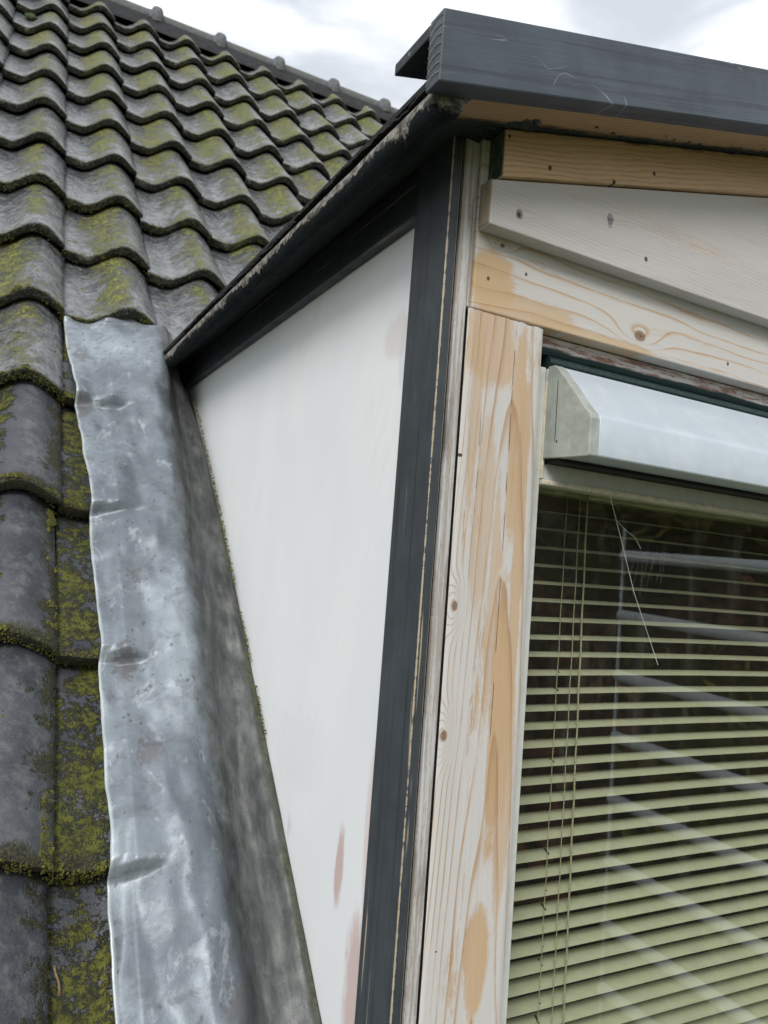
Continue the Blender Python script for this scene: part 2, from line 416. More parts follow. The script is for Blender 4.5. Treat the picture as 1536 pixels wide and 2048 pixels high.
CA, SA = math.cos(math.radians(46)), math.sin(math.radians(46)); OFF = -.734; TW, GA, S0 = .198, .2985, 1.680
COLX = -.262            # left edge of the column that ends under the flashing
LIFT, TH = .036, .027; RS = 4.52
def P3(x, s, h): return (x, s * CA - h * SA, OFF + s * SA + h * CA)
def prof(tt):
    tt = np.asarray(tt, float)
    ks = [(-.30, .012), (-.05, .005), (.24, 0.0), (.69, .052), (1.18, .000)]
    out = np.zeros_like(tt)
    for (a, ha), (b, hb) in zip(ks[:-1], ks[1:]):
        m = (tt >= a) & (tt <= b) if (a, ha) == ks[0] else (tt > a) & (tt <= b)
        q = (1 - np.cos(np.pi * (tt - a) / (b - a))) / 2; out = np.where(m, ha + (hb - ha) * q, out)
    return out
def tile_mesh(seed, t1=1.0):
    r = random.Random(seed); nx = 20; sv = [0.0, .006, .02, .06, .13, .22, .31, GA + .05]
    vs, fs = [], []
    # cross rows: nose underside, nose face, top...
    rows = []
    ph = r.uniform(0, 6); am = r.uniform(.0008, .0022)
    def wob(tt, s): return am * math.sin(tt * 7 + ph) * (1 - min(1, s / .2)) + r.uniform(-.0005, .0005) * (s < .03)
    lift = lambda s: LIFT * (1 - s / GA)
    xs = [i / nx * t1 for i in range(nx + 1)]
    for kind in ['ub', 'u0', 'f0', 'f1'] + sv[1:]:
        row = []
        for tt in xs:
            x = tt * (TW + .002); h = float(prof(tt)); e = wob(tt, 0) 
            th = TH * (1 - .35 * max(0, (tt - .8) / .2) ** 2)
            if kind == 'ub': row.append((x, .10 , h + lift(.10) - th - .002))
            elif kind == 'u0': row.append((x, .004 + e, h + lift(0) - th))
            elif kind == 'f0': row.append((x, .0 + e, h + lift(0) - th * .72))
            elif kind == 'f1': row.append((x, .0 + e, h + lift(0) - .0045))
            else: row.append((x, kind + (e if kind < .03 else 0), h + lift(kind) + (-.0015 if kind < .01 else 0) + wob(tt, kind) * .5))
        # right side skirt
        x, s, h = row[-1]
        row.append((x + .0012, s, h - (.019 if kind in sv else 0)))
        rows.append(row)
    n = len(rows[0])
    for row in rows: vs += row
    for j in range(len(rows) - 1):
        for i in range(n - 1):
            a = j * n + i; fs.append((a, a + 1, a + n + 1, a + n))
    me = bpy.data.meshes.new('tile'); me.from_pydata(vs, [], fs); me.update()
    me.polygons.foreach_set('use_smooth', [True] * len(me.polygons))
    me.set_sharp_from_angle(angle=math.radians(62))
    return me
roof = empty('tiled_roof', 'steep grey pantile roof spotted with yellow-green moss beside the dormer', 'roof', (0, 0, 0))
meshes = []
for k in range(4):
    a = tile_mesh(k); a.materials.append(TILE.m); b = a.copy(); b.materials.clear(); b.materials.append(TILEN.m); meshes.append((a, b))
pan_tile = tile_mesh(9, .40); pan_tile.materials.append(TILEN.m)
RM = Matrix(((1, 0, 0), (0, CA, -SA), (0, SA, CA))).to_4x4()
def dormer_top(x): return .433 + .26 * min(x, 2.4 - x)
for row in range(-8, 10):
    for col in range(-4, 14):
        x0 = COLX + col * TW; s = S0 + row * GA
        jx, js = random.uniform(-.0018, .0018), random.uniform(-.004, .004)
        s += -.014 if col == 1 else 0          # the column behind the eave end sits a little lower
        ymid = (s + .1) * CA; xm = x0 + TW / 2
        if col == 1 and row < 0: continue
        if 1 < col < 12 or (col == 1 and row < 0):
            zroof = OFF + (s + .1) * SA
            if -.06 < ymid and zroof < dormer_top(xm) + .03: continue
        if row >= 10: continue
        near = (row <= -2 and -2 <= col <= 0)
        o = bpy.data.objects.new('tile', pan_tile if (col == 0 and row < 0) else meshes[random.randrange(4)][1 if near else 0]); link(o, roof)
        o.matrix_local = Matrix.Translation(P3(x0 + jx, s + js, random.uniform(0, .0015))) @ RM @ Matrix.Rotation(random.uniform(-.013, .013), 4, 'Z') @ Matrix.Rotation(random.uniform(-.010, .010), 4, 'Y')
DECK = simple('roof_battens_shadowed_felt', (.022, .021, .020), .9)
# solid roof body (front slope, ridge, back slope) with the dormer opening left free
def slope_sheet(name, x0, x1, s0, s1, h0=-.012, h1=-.06):
    vs = [P3(x0, s0, h1), P3(x1, s0, h1), P3(x1, s1, h1), P3(x0, s1, h1), P3(x0, s0, h0), P3(x1, s0, h0), P3(x1, s1, h0), P3(x0, s1, h0)]
    return mesh_obj(name, vs, BF, DECK, roof)
slope_sheet('roof_deck', -3.2, -.0, -2.0, RS)
slope_sheet('roof_deck', 2.41, 4.2, -2.0, RS)
slope_sheet('roof_deck', 0.003, 2.407, 1.62, RS)
slope_sheet('roof_deck', 0.003, 2.407, -2.0, -.14)
RY, RZ = RS * CA, OFF + RS * SA + .075
mesh_obj('back_slope', [(-3.2, RY, RZ - .06), (4.2, RY, RZ - .06), (4.2, RY + 4.6, RZ - 4.66), (-3.2, RY + 4.6, RZ - 4.66)], [(0, 1, 2, 3)], TILE, roof)
BRICK = simple('brick_wall_render', (.26, .16, .11), .9, .003, 30)
box('house_wall', -3.0, 4.0, -1.30, 7.4, GROUND_Z, -2.25, BRICK, roof, bevel=0)
MORT = simple('ridge_bedding_gap_shade', (.018, .018, .019), .95, .01, 40, .5)  # near-black colour puts the shade under the ridge caps into the bedding
vs = []; 
nb = 120
for i in range(nb + 1):
    x = -3.2 + 7.4 * i / nb
    j = .012 * mn.noise(Vector((x * 9, 0, 0)))
    vs += [(x, RY - .115 + j, RZ - .110 + j), (x, RY - .062, RZ - .015), (x, RY + .09, RZ - .02), (x, RY + .15, RZ - .14)]
fs = []
for i in range(nb):
    for k in range(3): a = i * 4 + k; fs.append((a, a + 4, a + 5, a + 1))
mesh_obj('ridge_bedding', vs, fs, MORT, roof, smooth=True)
def ridge_mesh():
    vs, fs = [], []; n = 14; sec = [(0, .052), (.27, .054), (.285, .056), (.292, .068), (.300, .076), (.318, .078), (.332, .076), (.340, .068), (.346, .055), (.346, .03)]
    for (x, r) in sec:
        for k in range(n + 1):
            a = math.pi * (-.12 + 1.24 * k / n); vs.append((x, -math.cos(a) * r * 1.08, math.sin(a) * r * 1.0))
    for j in range(len(sec) - 1):
        for k in range(n): a = j * (n + 1) + k; fs.append((a, a + 1, a + n + 2, a + n + 1))
    me = bpy.data.meshes.new('ridge_tile'); me.from_pydata(vs, [], fs); me.update(); me.materials.append(RIDGE.m)
    me.polygons.foreach_set('use_smooth', [True] * len(me.polygons)); return me
rme = ridge_mesh()
for i in range(-9, 12):
    x = .135 + i * .315
    if x > 4.1: break
    o = bpy.data.objects.new('ridge_tile', rme); link(o, roof)
    o.scale = (.93, 1, 1); o.location = (x - .318 * .93, RY, RZ - .005 + random.uniform(-.002, .002)); o.rotation_euler = (random.uniform(-.02, .02), random.uniform(-.006, .006), random.uniform(-.005, .005))

# ------------------------------------------------------------------ lead flashing dressed over the tiles
def tile_h(x, s):
    col = math.floor((x - COLX) / TW); tt = (x - COLX) / TW - col
    q = ((s - S0) / GA) % 1.0
    return float(prof(tt)), q
def flash_left(s):
    return float(np.interp(s, [-.8, .334, .479, .794, 1.084, 1.35, 1.62, 1.75, 1.9], [-.196, -.198, -.201, -.2035, -.2129, -.232, -.2526, -.262, -.27]))
def flash_right(s): return float(np.interp(s, [-.8, .29, .74, 1.11, 1.36, 1.46, 1.55, 1.9], [.0135, .0135, .0125, .008, .000, -.010, -.022, -.03]))
def build_flashing():
    nu, ns = 90, 640; s0, s1 = -.6, 1.73
    vs, fs, ed = [], [], []
    for j in range(ns + 1):
        s = s0 + (s1 - s0) * j / ns
        xl, xr = flash_left(s), flash_right(s)
        xl += .0035 * mn.noise(Vector((s * 7, 1.3, 0))) + .0012 * mn.noise(Vector((s * 40, 4.3, 0)))
        q = ((s - S0) / GA) % 1.0
        crest0 = float(np.interp(s, [0, .30, .375, .545, .73, 1.03, 1.39, 1.61], [-.095, -.092, -.104, -.099, -.089, -.087, -.064, -.052]))
        yy = s * CA; hr = (.074 - .0355 * yy) * CA
        kk = math.floor((s - S0) / GA + .5); amp0 = (.2, 1.0, .5, .8, .1, .6, .9)[int(kk) % 7]
        for i in range(nu + 1):
            a = i / nu; x = xl + (xr - xl) * a
            crest = crest0 + .004 * mn.noise(Vector((s * 9, 7.7, 0)))
            # each course shows as a diagonal lip that dies out towards the roll
            q = ((s - S0 - (.10 + .22 * amp0) * (x - xl) - .006 * mn.noise(Vector((x * 22, s * 3, 8)))) / GA) % 1.0
            amp = (.55, 1.0, .7, .95, .6, .85, .75)[int(kk) % 7]
            qd = (.945, .90, .955, .92, .965, .93, .95)[int(kk) % 7] - .05 * float(ss(0, .1, x - xl))
            stp = (1 - q / qd) * .036 if q < qd else .036 * float(ss(qd, 1.0, q))
            over = float(ss(xl + .005, crest - .004, x))
            hh = .013 + .045 * over
            if x > crest:
                v = (x - crest) / (xr - crest)
                dep = .034 * (1 - float(ss(1.35, 1.6, s)) * .6)
                hh = .058 - dep * float(ss(0, .50, v)) + (hr - .058 + dep) * float(ss(.62, 1.02, v))
            fade = 1 - (1 - .16 * amp) * float(ss(xl + .006, xl + .045 + .05 * amp, x))
            fade *= 1 - float(ss(crest - .03, crest + .01, x))
            h = max(hh + stp * fade + .003, hh + .010 * fade + .005)
            dent = mn.noise(Vector((x * 13, s * 4.2, 2.0))) * .0135 + mn.noise(Vector((x * 30, s * 16, 9.0))) * .0075 + mn.noise(Vector((x * 48, s * 44, 19.0))) * .0016 + mn.noise(Vector((x * 75, s * 40, 5.0))) * .0006
            dg = 1 - abs(mn.noise(Vector(((x * .9 + s * .5) * 16, (s * .5 - x) * 8, 3.3)))) * 2.4
            h += dent + .0040 * max(0, dg) * float(ss(-.25, .25, mn.noise(Vector((x * 9, s * 5, 12)))))
            if v_near := (x > crest + .03): h += .0035 * mn.noise(Vector((x * 24, s * 4, 1))) * float(ss(crest + .03, crest + .05, x)) * float(ss(xr, xr - .02, x))
            cut = COLX + .42 * TW + .004; wt = float(ss(cut + .062, cut, x))
            if wt > 0:      # always clear of the tile below, easing back to the free sheet
                q0 = ((s - S0) / GA) % 1.0
                tl = LIFT * (1 - q0) if q0 < .955 else LIFT * float(ss(.955, .988, q0))
                need = float(prof((min(x, cut) - COLX) / TW)) + tl + .0055
                dlt = need - h; h += wt * (math.sqrt(dlt * dlt + .000016) + dlt) * .5
            h = hh + (h - hh) * (1 - .8 * float(ss(xr - .012, xr, x)))
            e = float(ss(.010, 0, x - xl)); h -= e * .0015
            und = float(prof((x - COLX) / TW)) + .006 if x < -.064 else .014
            h += (und - h) * float(ss(1.665, 1.690, s - .10 * prof(min(1, (x - COLX) / TW))))
            vs.append(P3(x, s, h)); ed.append(float(ss(.0045, .0005, x - xl)))
    for j in range(ns):
        for i in range(nu): a = j * (nu + 1) + i; fs.append((a, a + 1, a + nu + 2, a + nu + 1))
    o = mesh_obj('lead_flashing', vs, fs, LEAD, None, smooth=True)
    at = o.data.attributes.new('edge', 'FLOAT', 'POINT'); at.data.foreach_set('value', ed)
    m = o.modifiers.new('thickness', 'SOLIDIFY'); m.thickness = .0026; m.offset = -1
    return o
fl = build_flashing()
tag(fl, 'dented blue-grey lead flashing dressed over the tiles along the white dormer cheek', 'flashing')

# ------------------------------------------------------------------ dormer
D = empty('dormer', 'gabled roof dormer with white cheek, dark grey trim and stripped timber front', 'dormer', (0, 0, 0))
RK = .26
soff = lambda x: .433 + RK * x
DARK_POST = dark_paint('dark_grey_paint_post', 'z', 'y', base=(.040, .047, .054), arris=[(0.0, 0.0, .0009, .0038), (.011, 0.0, .0006, .0012)], worn_lines=.85, seed=3)
DARK_BOARD = dark_paint('dark_grey_paint_board', 'y', 'z', base=(.020, .025, .031), seed=8, worn_lines=.25)
DARK_FASCIA = dark_paint('slate_grey_paint_fascia', 'x', 'z', base=(.047, .060, .077), scratch=1, seed=11.3, rough=.38, tilt=.26)
DARK_EAVE = dark_paint('old_black_green_paint_with_lichen', 'y', 'z', base=(.005, .008, .009), lichen=True, seed=1, rough=.75)
BLACK = simple('shadow_gap_black', (.008, .008, .009), .8)
FELT = simple('roofing_felt', (.015, .015, .016), .95, .002, 220, .5)

POSTW = wood('sanded_post_pine', 'z', 'x', arch=[(.092, 1500, 5.0)], wob=.16, wob_sc=(3.2, 26), white=.86, seed=2.3, line=4.0,
             light=(.55, .385, .235), dark=(.33, .17, .08), wcol=(.60, .59, .58), wn_sc=(7, 55),
             bare=[(.060, .235, .030, .045, .75), (.097, .15, .010, .11, .85), (.062, .06, .012, .10, .55), (.108, .0, .007, .22, .85), (.045, .17, .007, .10, .6), (.080, -.02, .006, .12, .6), (.094, -.13, .010, .13, 1.0), (.088, -.36, .014, .05, .95), (.109, -.20, .010, .12, .7)],
             knots=[(.036, -.026, .0062), (.034, -.148, .0066)], cracks=[(.088, -.16, .262, .00042), (.052, .06, .17, .0003)],
             spots=[(.031, .119, .0022, (.03, .03, .03)), (.042, -.345, .001, (.02, .02, .02))])
STRIPW = wood('weathered_grey_batten', 'z', 'x', K=900, wob=.5, wob_sc=(3, 40), light=(.42, .38, .34), dark=(.24, .20, .17), white=.62, wcol=(.60, .59, .585), seed=5.1, wn_sc=(8, 240), dirt=.45, line=3, lines_through=.5)
HEADW = wood('sanded_header_pine', 'x', 'z', K=62, wob=.36, wob_sc=(2.6, 12), white=.86, seed=6.6, line=5, light=(.56, .405, .245), dark=(.40, .23, .11), wcol=(.58, .57, .555),
             bare=[(.300, .055, .030, .030, 1.0), (.278, .10, .016, .07, .8), (.272, .20, .005, .09, .8)], knots=[(.288, .262, .011), (.3395, .066, .004)], kamp=2.2,
             spots=[(.3012, .0515, .0022, (.10, .06, .03)), (.3175, .098, .0019, (.09, .06, .05)), (.285, .41, .0024, (.10, .06, .05))], wn_sc=(5, 28))
WBW = wood('white_washed_board', 'x', 'z', K=235, wob=.42, wob_sc=(2.2, 7), white=.90, seed=9.2, line=2.2, light=(.62, .50, .40), dark=(.38, .28, .22), wcol=(.52, .51, .505), tilt=.07,
           knots=[(.3655, .070, .0042), (.396, .19, .006)], spots=[(.3655, .070, .0052, (.20, .20, .20)), (.3650, .0695, .0026, (.04, .04, .045)), (.3975, .1895, .0044, (.27, .27, .29)), (.3925, .1900, .0040, (.20, .20, .22)), (.3880, .1902, .0028, (.34, .34, .35)), (.366, .245, .003, (.09, .06, .05))], lines_through=.34, kamp=1.5, wn_sc=(4, 22))
ORW = wood('sanded_orange_board', 'x', 'z', K=170, wob=.42, wob_sc=(3.0, 22), green=[(.428, .436, .26)], light=(.66, .45, .275), dark=(.40, .235, .125), seed=4.4, line=2.2, tilt=-.26, fine=.35,
           spots=[(.4215, .100, .0028, (.01, .03, .03)), (.4340, .187, .0028, (.01, .03, .03)), (.462, .245, .0026, (.02, .03, .03)), (.437, .048, .002, (.01, .03, .03))], knots=[(.412, .148, .003)])
SOFW = wood('soffit_board', 'x', 'y', K=240, wob=.40, wob_sc=(3.0, 20), light=(.50, .33, .19), dark=(.25, .14, .075), seed=7.7, line=2.4, fine=.4, green=[(-.040, -.030, 0.0)])
ENDW = simple('old_green_paint_end_grain', (.055, .075, .062), .8, .001, 90, .5)
GREYEND = wood('weathered_end_grain', 'z', 'y', K=800, wob=.8, light=(.36, .29, .22), dark=(.17, .13, .10), white=.35, seed=8.8, dirt=.5)

# corner post: wide face on the cheek, narrow face on the front
box('corner_post', 0, .0112, 0, .0685, -1.15, .4335, DARK_POST, D, bevel=.0011, seg=2)
box('shadow_gap', .0112, .0156, .006, .02, -1.15, .4345, BLACK, D, bevel=0)  # black strip standing in for the shade inside the open gap
box('weathered_batten', .0157, .0283, .0012, .03, -1.15, .4372, STRIPW, D, bevel=.0008)
box('inner_batten', .0288, .0338, .0035, .03, .2690, .4385, STRIPW, D, bevel=.0008)
# sanded post with a rough sawn, slightly broken top
def post():
    nx, nz = 26, 40; vs, fs = [], []
    x0, x1, y0, y1 = .0292, .1230, -.003, .04
    xs = [x0 + (x1 - x0) * i / nx for i in range(nx + 1)]
    top = [.2655 + .0016 * mn.noise(Vector((x * 90, 1, 0))) + .0011 * mn.noise(Vector((x * 400, 3, 0))) - .0012 * fit(.03, .123, x) for x in xs]
    zs = [-1.15 + (1.15 + .25) * j / nz for j in range(nz + 1)]
    for j in range(nz + 2):
        for i, x in enumerate(xs):
            z = zs[j] if j <= nz else top[i]
            xx = x + (.0009 * mn.noise(Vector((z * 16, 5, 0))) + .0005 * mn.noise(Vector((z * 60, 8, 0))) if i == nx else 0)
            e = 0.0
            if i in (0, nx): e = .0016
            vs.append((xx, y0 + e, z))
    n = nx + 1; J = nz + 1
    for j in range(J):
        for i in range(nx): a = j * n + i; fs.append((a, a + 1, a + n + 1, a + n))
    b = len(vs)
    for i in range(n): vs.append((xs[i], y1, top[i]))
    for i in range(nx): fs.append((J * n + i, J * n + i + 1, b + i + 1, b + i))
    c = len(vs)   # right side
    for j in range(J + 1): vs.append((x1, y1, vs[j * n + nx][2]))
    for j in range(J): fs.append((j * n + nx, c + j, c + j + 1, (j + 1) * n + nx))
    o = mesh_obj('sanded_post', vs, fs, POSTW, D, smooth=True); o.data.set_sharp_from_angle(angle=math.radians(35))
    return o
post()
box('post_core', .0292, .120, .006, .09, -1.15, .262, BLACK, D, bevel=0)
# header and boards of the gable
def header():
    x0, x1 = .0345, 2.36
    zb = lambda x: .2680 ; zt = lambda x: soff(min(x, 2.4 - x)) + .004
    xs = [x0, 1.2, x1]; vs = []
    for y in (0.0, .045):
        for x in xs: vs.append((x, y, zb(x)))
        for x in xs: vs.append((x, y, zt(x)))
    fs = [(0, 1, 4, 3), (1, 2, 5, 4), (7, 6, 9, 10), (8, 7, 10, 11), (0, 6, 7, 1), (1, 7, 8, 2), (3, 4, 10, 9), (4, 5, 11, 10), (0, 3, 9, 6), (2, 8, 11, 5)]
    return mesh_obj('header_board', vs, fs, HEADW, D, bevel=.0016)
header()
zo = lambda x: .3838 + RK * x
wb = raked('gable_board', .0352, 1.199, -.020, -.0004, lambda x: .3466 - .004 * x, lambda x: zo(x) - .0012, WBW, D, bevel=.0014)
raked('gable_board', 1.201, 2.365, -.020, -.0004, lambda x: .3418 + .004 * (x - 1.2), lambda x: zo(2.4 - x) - .0012, WBW, D, bevel=.0014)
raked('rake_batten', .0432, 1.199, -.0255, -.0004, zo, lambda x: soff(x) - .0008, ORW, D, bevel=.0012)
raked('rake_batten', 1.201, 2.357, -.0255, -.0004, lambda x: zo(2.4 - x), lambda x: soff(2.4 - x) - .0008, ORW, D, bevel=.0012)
# end faces carry remains of old paint
box('batten_end_paint', .0420, .0431, -.0240, -.0015, .3965, .4425, ENDW, D, bevel=.0003)
box('board_end_grain', .0342, .0351, -.0190, -.0012, .3480, .3925, GREYEND, D, bevel=.0003)
# soffit (underside of roof deck) and felt, two slopes
y_in = lambda z: (z - OFF) / math.tan(math.radians(46)) - .03
def deck(name, x0, x1, y0, t0, t1, mat, mir=False, back=0.0):
    f = (lambda x: 2.4 - x) if mir else (lambda x: x)
    vs = []
    for tt in (t0, t1):
        for (x, yb) in ((x0, 0), (x1, 0), (x1, 1), (x0, 1)):
            z = soff(x) + tt
            vs.append((f(x), y0 if yb == 0 else y_in(z) + back, z))
    fs = BF if not mir else [tuple(reversed(q)) for q in BF]
    return mesh_obj(name, vs, fs, mat, D, bevel=0)
for mir in (False, True):
    deck('soffit_board', -.030, 1.2, -.0725, 0.0, .012, SOFW, mir)
    deck('felt_layer', -.066, 1.2, -.0722, .0125, .0175, FELT, mir, .03)
# fascia: barge board in front with capping board behind
zf = lambda x: .4300 + RK * x
def capz(x): return zf(x) + .0610
for mir in (False, True):
    f = (lambda x: 2.4 - x) if mir else (lambda x: x)
    xa, xb = (-.0758, 1.1995)
    def rk(name, y0, y1, zb, zt, mat, bev):
        if not mir: return raked(name, xa, xb, y0, y1, zb, zt, mat, D, bev)
        return raked(name, 2.4 - xb, 2.4 - xa, y0, y1, lambda x: zb(2.4 - x), lambda x: zt(2.4 - x), mat, D, bev)
    rk('barge_board', -.0950, -.0730, lambda x: zf(x) - .0018, lambda x: capz(x) + .0015, DARK_FASCIA, .0012)
    rk('capping_board', -.0727, -.0100, lambda x: capz(x) - .0115, capz, DARK_EAVE if False else dark_paint('dark_grey_capping_' + str(mir), 'x', 'y', base=(.03, .034, .04), seed=2, rough=.55, worn_lines=.3), .0012)
# fluted end grain of barge board: thin worn ridges
er = [];ef = []
for k in range(7):
    z0 = .4165 + k * .0085
    pts = [(-.0764, -.0945 + q * .0205, z0 + .003 * math.sin(q * 3.0) - q * .0035) for q in (0, .25, .5, .75, 1.0)]
    tube(pts, .00035, 4, er, ef)
o = mesh_obj('worn_end_grain_ridges', er, ef, simple('pale_worn_edge', (.30, .29, .27), .8), D); o['kind'] = 'stuff'
# eave: rounded nosing and dark fillet running back into the main roof
def eave():
    prf = []
    cx, cz, r = -.0540, .4085, .0150
    for k in range(13):
        a = math.radians(70 + 190 * k / 12); prf.append((cx + r * math.cos(a) * .95, cz + r * math.sin(a) * 1.15))
    prf += [(-.043, .3985), (-.037, .4075), (-.033, .417), (-.0262, .4247), (-.0262, .4300)]
    ys = np.linspace(-.0728, 1.02, 260); vs, fs = [], []
    for y in ys:
        yy = float(y); taper = float(ss(1.02, .985, yy))
        for (px, pz) in prf:
            j = Vector((px * 40, yy * 22, pz * 40)); d = mn.noise(j) * .0011 + mn.noise(j * 4) * .0006
            gx = mn.noise(Vector((yy * 3, 1, 2))) * .0012
            vs.append((-.04 + (px + .04 + d + gx) * (.45 + .55 * taper), yy, .416 + (pz - .416 + d) * (.45 + .55 * taper)))
    n = len(prf)
    for j in range(len(ys) - 1):
        for i in range(n): a = j * n + i; b = j * n + (i + 1) % n; fs.append((a, b, b + n, a + n))
    fs.append(tuple(range(n))[::-1]); fs.append(tuple(range((len(ys) - 1) * n, len(ys) * n)))
    return mesh_obj('eave_nosing', vs, fs, DARK_EAVE, D, smooth=True)
eave()
# ragged felt lapping over the nosing
vs, fs = [], []; ny = 300
for lay in range(2):
    base = len(vs)
    for j in range(ny + 1):
        y = -.071 + 1.085 * j / ny
        rag = .0022 * mn.noise(Vector((y * 30, lay * 5, 0))) + .0016 * mn.noise(Vector((y * 130, lay, 0)))
        xo = -.0655 + lay * .0035 - rag - (.003 if (lay == 0 and math.sin(y * 11) > .3) else 0); zt = .4262 + lay * .0032 + rag * .4
        vs += [(xo, y, zt - .0008), (xo, y, zt + .0018), (.02, y, soff(.02) + .0185 + lay * .002), (.02, y, soff(.02) + .013)]
    for j in range(ny):
        for k in range(4): a = base + j * 4 + k; b = base + j * 4 + (k + 1) % 4; fs.append((a, b, b + 4, a + 4))
mesh_obj('felt_edge', vs, fs, FELT, D)
# dark board under the eave on the cheek
box('cheek_board', -.0005, .0142, .0690, 1.075, .3785, .4285, DARK_BOARD, D, bevel=.0012)
# cheek panel (trapezium down to the roof)
PX = .0142
zc = lambda y: y * 1.0355 + OFF
mesh_obj('cheek_panel', [(PX, .06, zc(.06) - .05), (PX, 1.16, zc(1.16) - .05), (PX, 1.16, .425), (PX, .06, .425),
                         (PX + .01, .06, zc(.06) - .05), (PX + .01, 1.16, zc(1.16) - .05), (PX + .01, 1.16, .425), (PX + .01, .06, .425)],
         [(0, 3, 2, 1), (4, 5, 6, 7), (0, 1, 5, 4), (1, 2, 6, 5), (2, 3, 7, 6), (3, 0, 4, 7)], PANEL, D)
mesh_obj('far_cheek_panel', [(2.386, .0, -.75), (2.386, 1.16, .40), (2.386, 1.16, .425), (2.386, .0, .425), (2.396, .0, -.75), (2.396, 1.16, .40), (2.396, 1.16, .425), (2.396, .0, .425)],
         BF, PANEL, D)
box('far_corner_post', 2.28, 2.3855, -.003, .06, -1.15, .267, POSTW, D)
# flakes of old paint and sealant crammed into the corner under the soffit
fv, ff = [], []
fr_ = random.Random(12)
for k in range(150):
    x = fr_.uniform(.004, .075) if k < 100 else fr_.uniform(.07, .45); y = -.0275 - abs(fr_.gauss(0, .006)) if x > .04 else fr_.uniform(-.024, .0); z = soff(x) - .0008
    if x < .030 and k % 2: continue
    c = Vector((x, y, z)); n = 6; r = fr_.uniform(.0010, .0038) * (1 if k < 100 else .6); b = len(fv)
    for q in range(n):
        a = q * 6.283 / n; rr2 = r * fr_.uniform(.5, 1.3); fv.append(c + Vector((math.cos(a) * rr2 * 2.0, math.sin(a) * rr2, 0)))
    fv.append(c - Vector((0, 0, r * fr_.uniform(.2, .7))))
    ff += [(b + q, b + (q + 1) % n, b + n) for q in range(n)]
o = mesh_obj('old_paint_flakes', fv, ff, simple('old_dark_green_flakes', (.010, .024, .024), .5, .001, 200, .5), D); o['kind'] = 'stuff'
# ------------------------------------------------------------------ window in the dormer front
WHITE = simple('cream_window_paint', (.60, .61, .57), .45, .0006, 90, .06)
CREAM = simple('chipped_cream_putty', (.62, .57, .45), .6, .0015, 160, .18)
ALU = Mat('white_anodised_aluminium')
n_ = ALU.noise(None, 30, 5, .6); ALU.color(ALU.mix(n_.step(.4, .75), (.50, .56, .62), (.56, .62, .67)))
ALU.rough(.3); ALU.b.inputs['Metallic'].default_value = .05; ALU.bump(ALU.noise(ALU.vec(ALU.x * 2, ALU.y * 60, ALU.z * 60), 1, 3), .0003)
def m_pink():
    M = Mat('stripped_window_head')
    n = M.noise(M.vec(M.x * 30, M.y * 30, M.z * 240), 1, 6, .7)
    col = M.mix(n.step(.42, .60), (.66, .62, .63), (.30, .155, .115))
    col = M.mix((M.noise(M.vec(M.x * 12, 0.0, M.z * 120), 1, 6, .7) * .012 - .006 - M.z).step(-.2555, -.2525), col, (.008, .026, .026))
    M.color(col); M.rough(.6); M.bump(n, .0012); return M
PINK = m_pink()
GREENP = simple('old_dark_green_paint', (.010, .028, .028), .45, .0012, 130, .5)
# head rail: pink stripped moulding above, green quadrant below
WF = prism('window_frame', [(.018, .2665), (.0175, .2520), (.0205, .2470), (.060, .2470), (.060, .2670)], 'x', .1225, 2.28, PINK, D, bevel=.0008)
prism('green_moulding', [(.0205, .2468), (.0160, .2435), (.0150, .2385), (.0185, .2350), (.022, .2330), (.060, .2330), (.060, .2468)], 'x', .1500, 2.25, GREENP, WF, bevel=.0006)
box('side_rail', .1228, .1475, .0195, .075, -.95, .2330, WHITE, WF, bevel=.0008)
box('putty_strip', .1475, .1502, .0165, .0240, .1125, .2180, CREAM, WF, bevel=.0008)
box('head_rail', .1504, 2.25, .0200, .0740, .1120, .2328, WHITE, WF, bevel=.001)
box('glazing_bead', .1480, 2.25, .0150, .0262, .1062, .1118, CREAM, WF, bevel=.0012)
box('far_side_rail', 2.25, 2.28, .0195, .075, -.95, .2330, WHITE, WF, bevel=.001)
box('bottom_rail', .1228, 2.28, .0195, .075, -.78, -.715, WHITE, WF, bevel=.001)
box('window_sill', .03, 2.38, -.06, .075, -.82, -.781, WHITE, D, bevel=.003)
box('apron_board', .03, 2.38, -.003, .03, -1.15, -.82, WBW, D)
# knocked hole with raw wood in the corner between post and head
box('split_corner_block', .1232, .1290, .0120, .017, .2300, .2480, CREAM, WF, bevel=.0015)
# ventilation hood
prf = [(.0145, .2325), (.0040, .2318), (-.0020, .2270), (-.0190, .2090), (-.0455, .1790), (-.0520, .1735), (-.0540, .1680), (-.0540, .1320), (-.0525, .1305), (-.018, .1322), (.0145, .1345)]
hood = prism('vent_hood', prf, 'x', .1590, 2.2, ALU, D, smooth=True, bevel=.0008)
cy, cz = -.02, .185
prc = [(cy + (a - cy) * 1.012, cz + (b - cz) * 1.015) for a, b in prf]
CAPM = simple('pale_grey_end_cap', (.36, .385, .355), .5, .0008, 50, .16)
box('cap_seam', .1461, .1464, -.0030, -.0024, .150, .214, BLACK, hood, bevel=0)
box('cap_screw', .1458, .1464, -.0068, -.0048, .1485, .1505, BLACK, hood, bevel=.0003)
prism('end_cap', prc, 'x', .1465, .1590, CAPM, hood, bevel=.0010)
box('vent_slot', .152, 2.2, -.006, .0190, .1290, .1328, BLACK, hood, bevel=0)

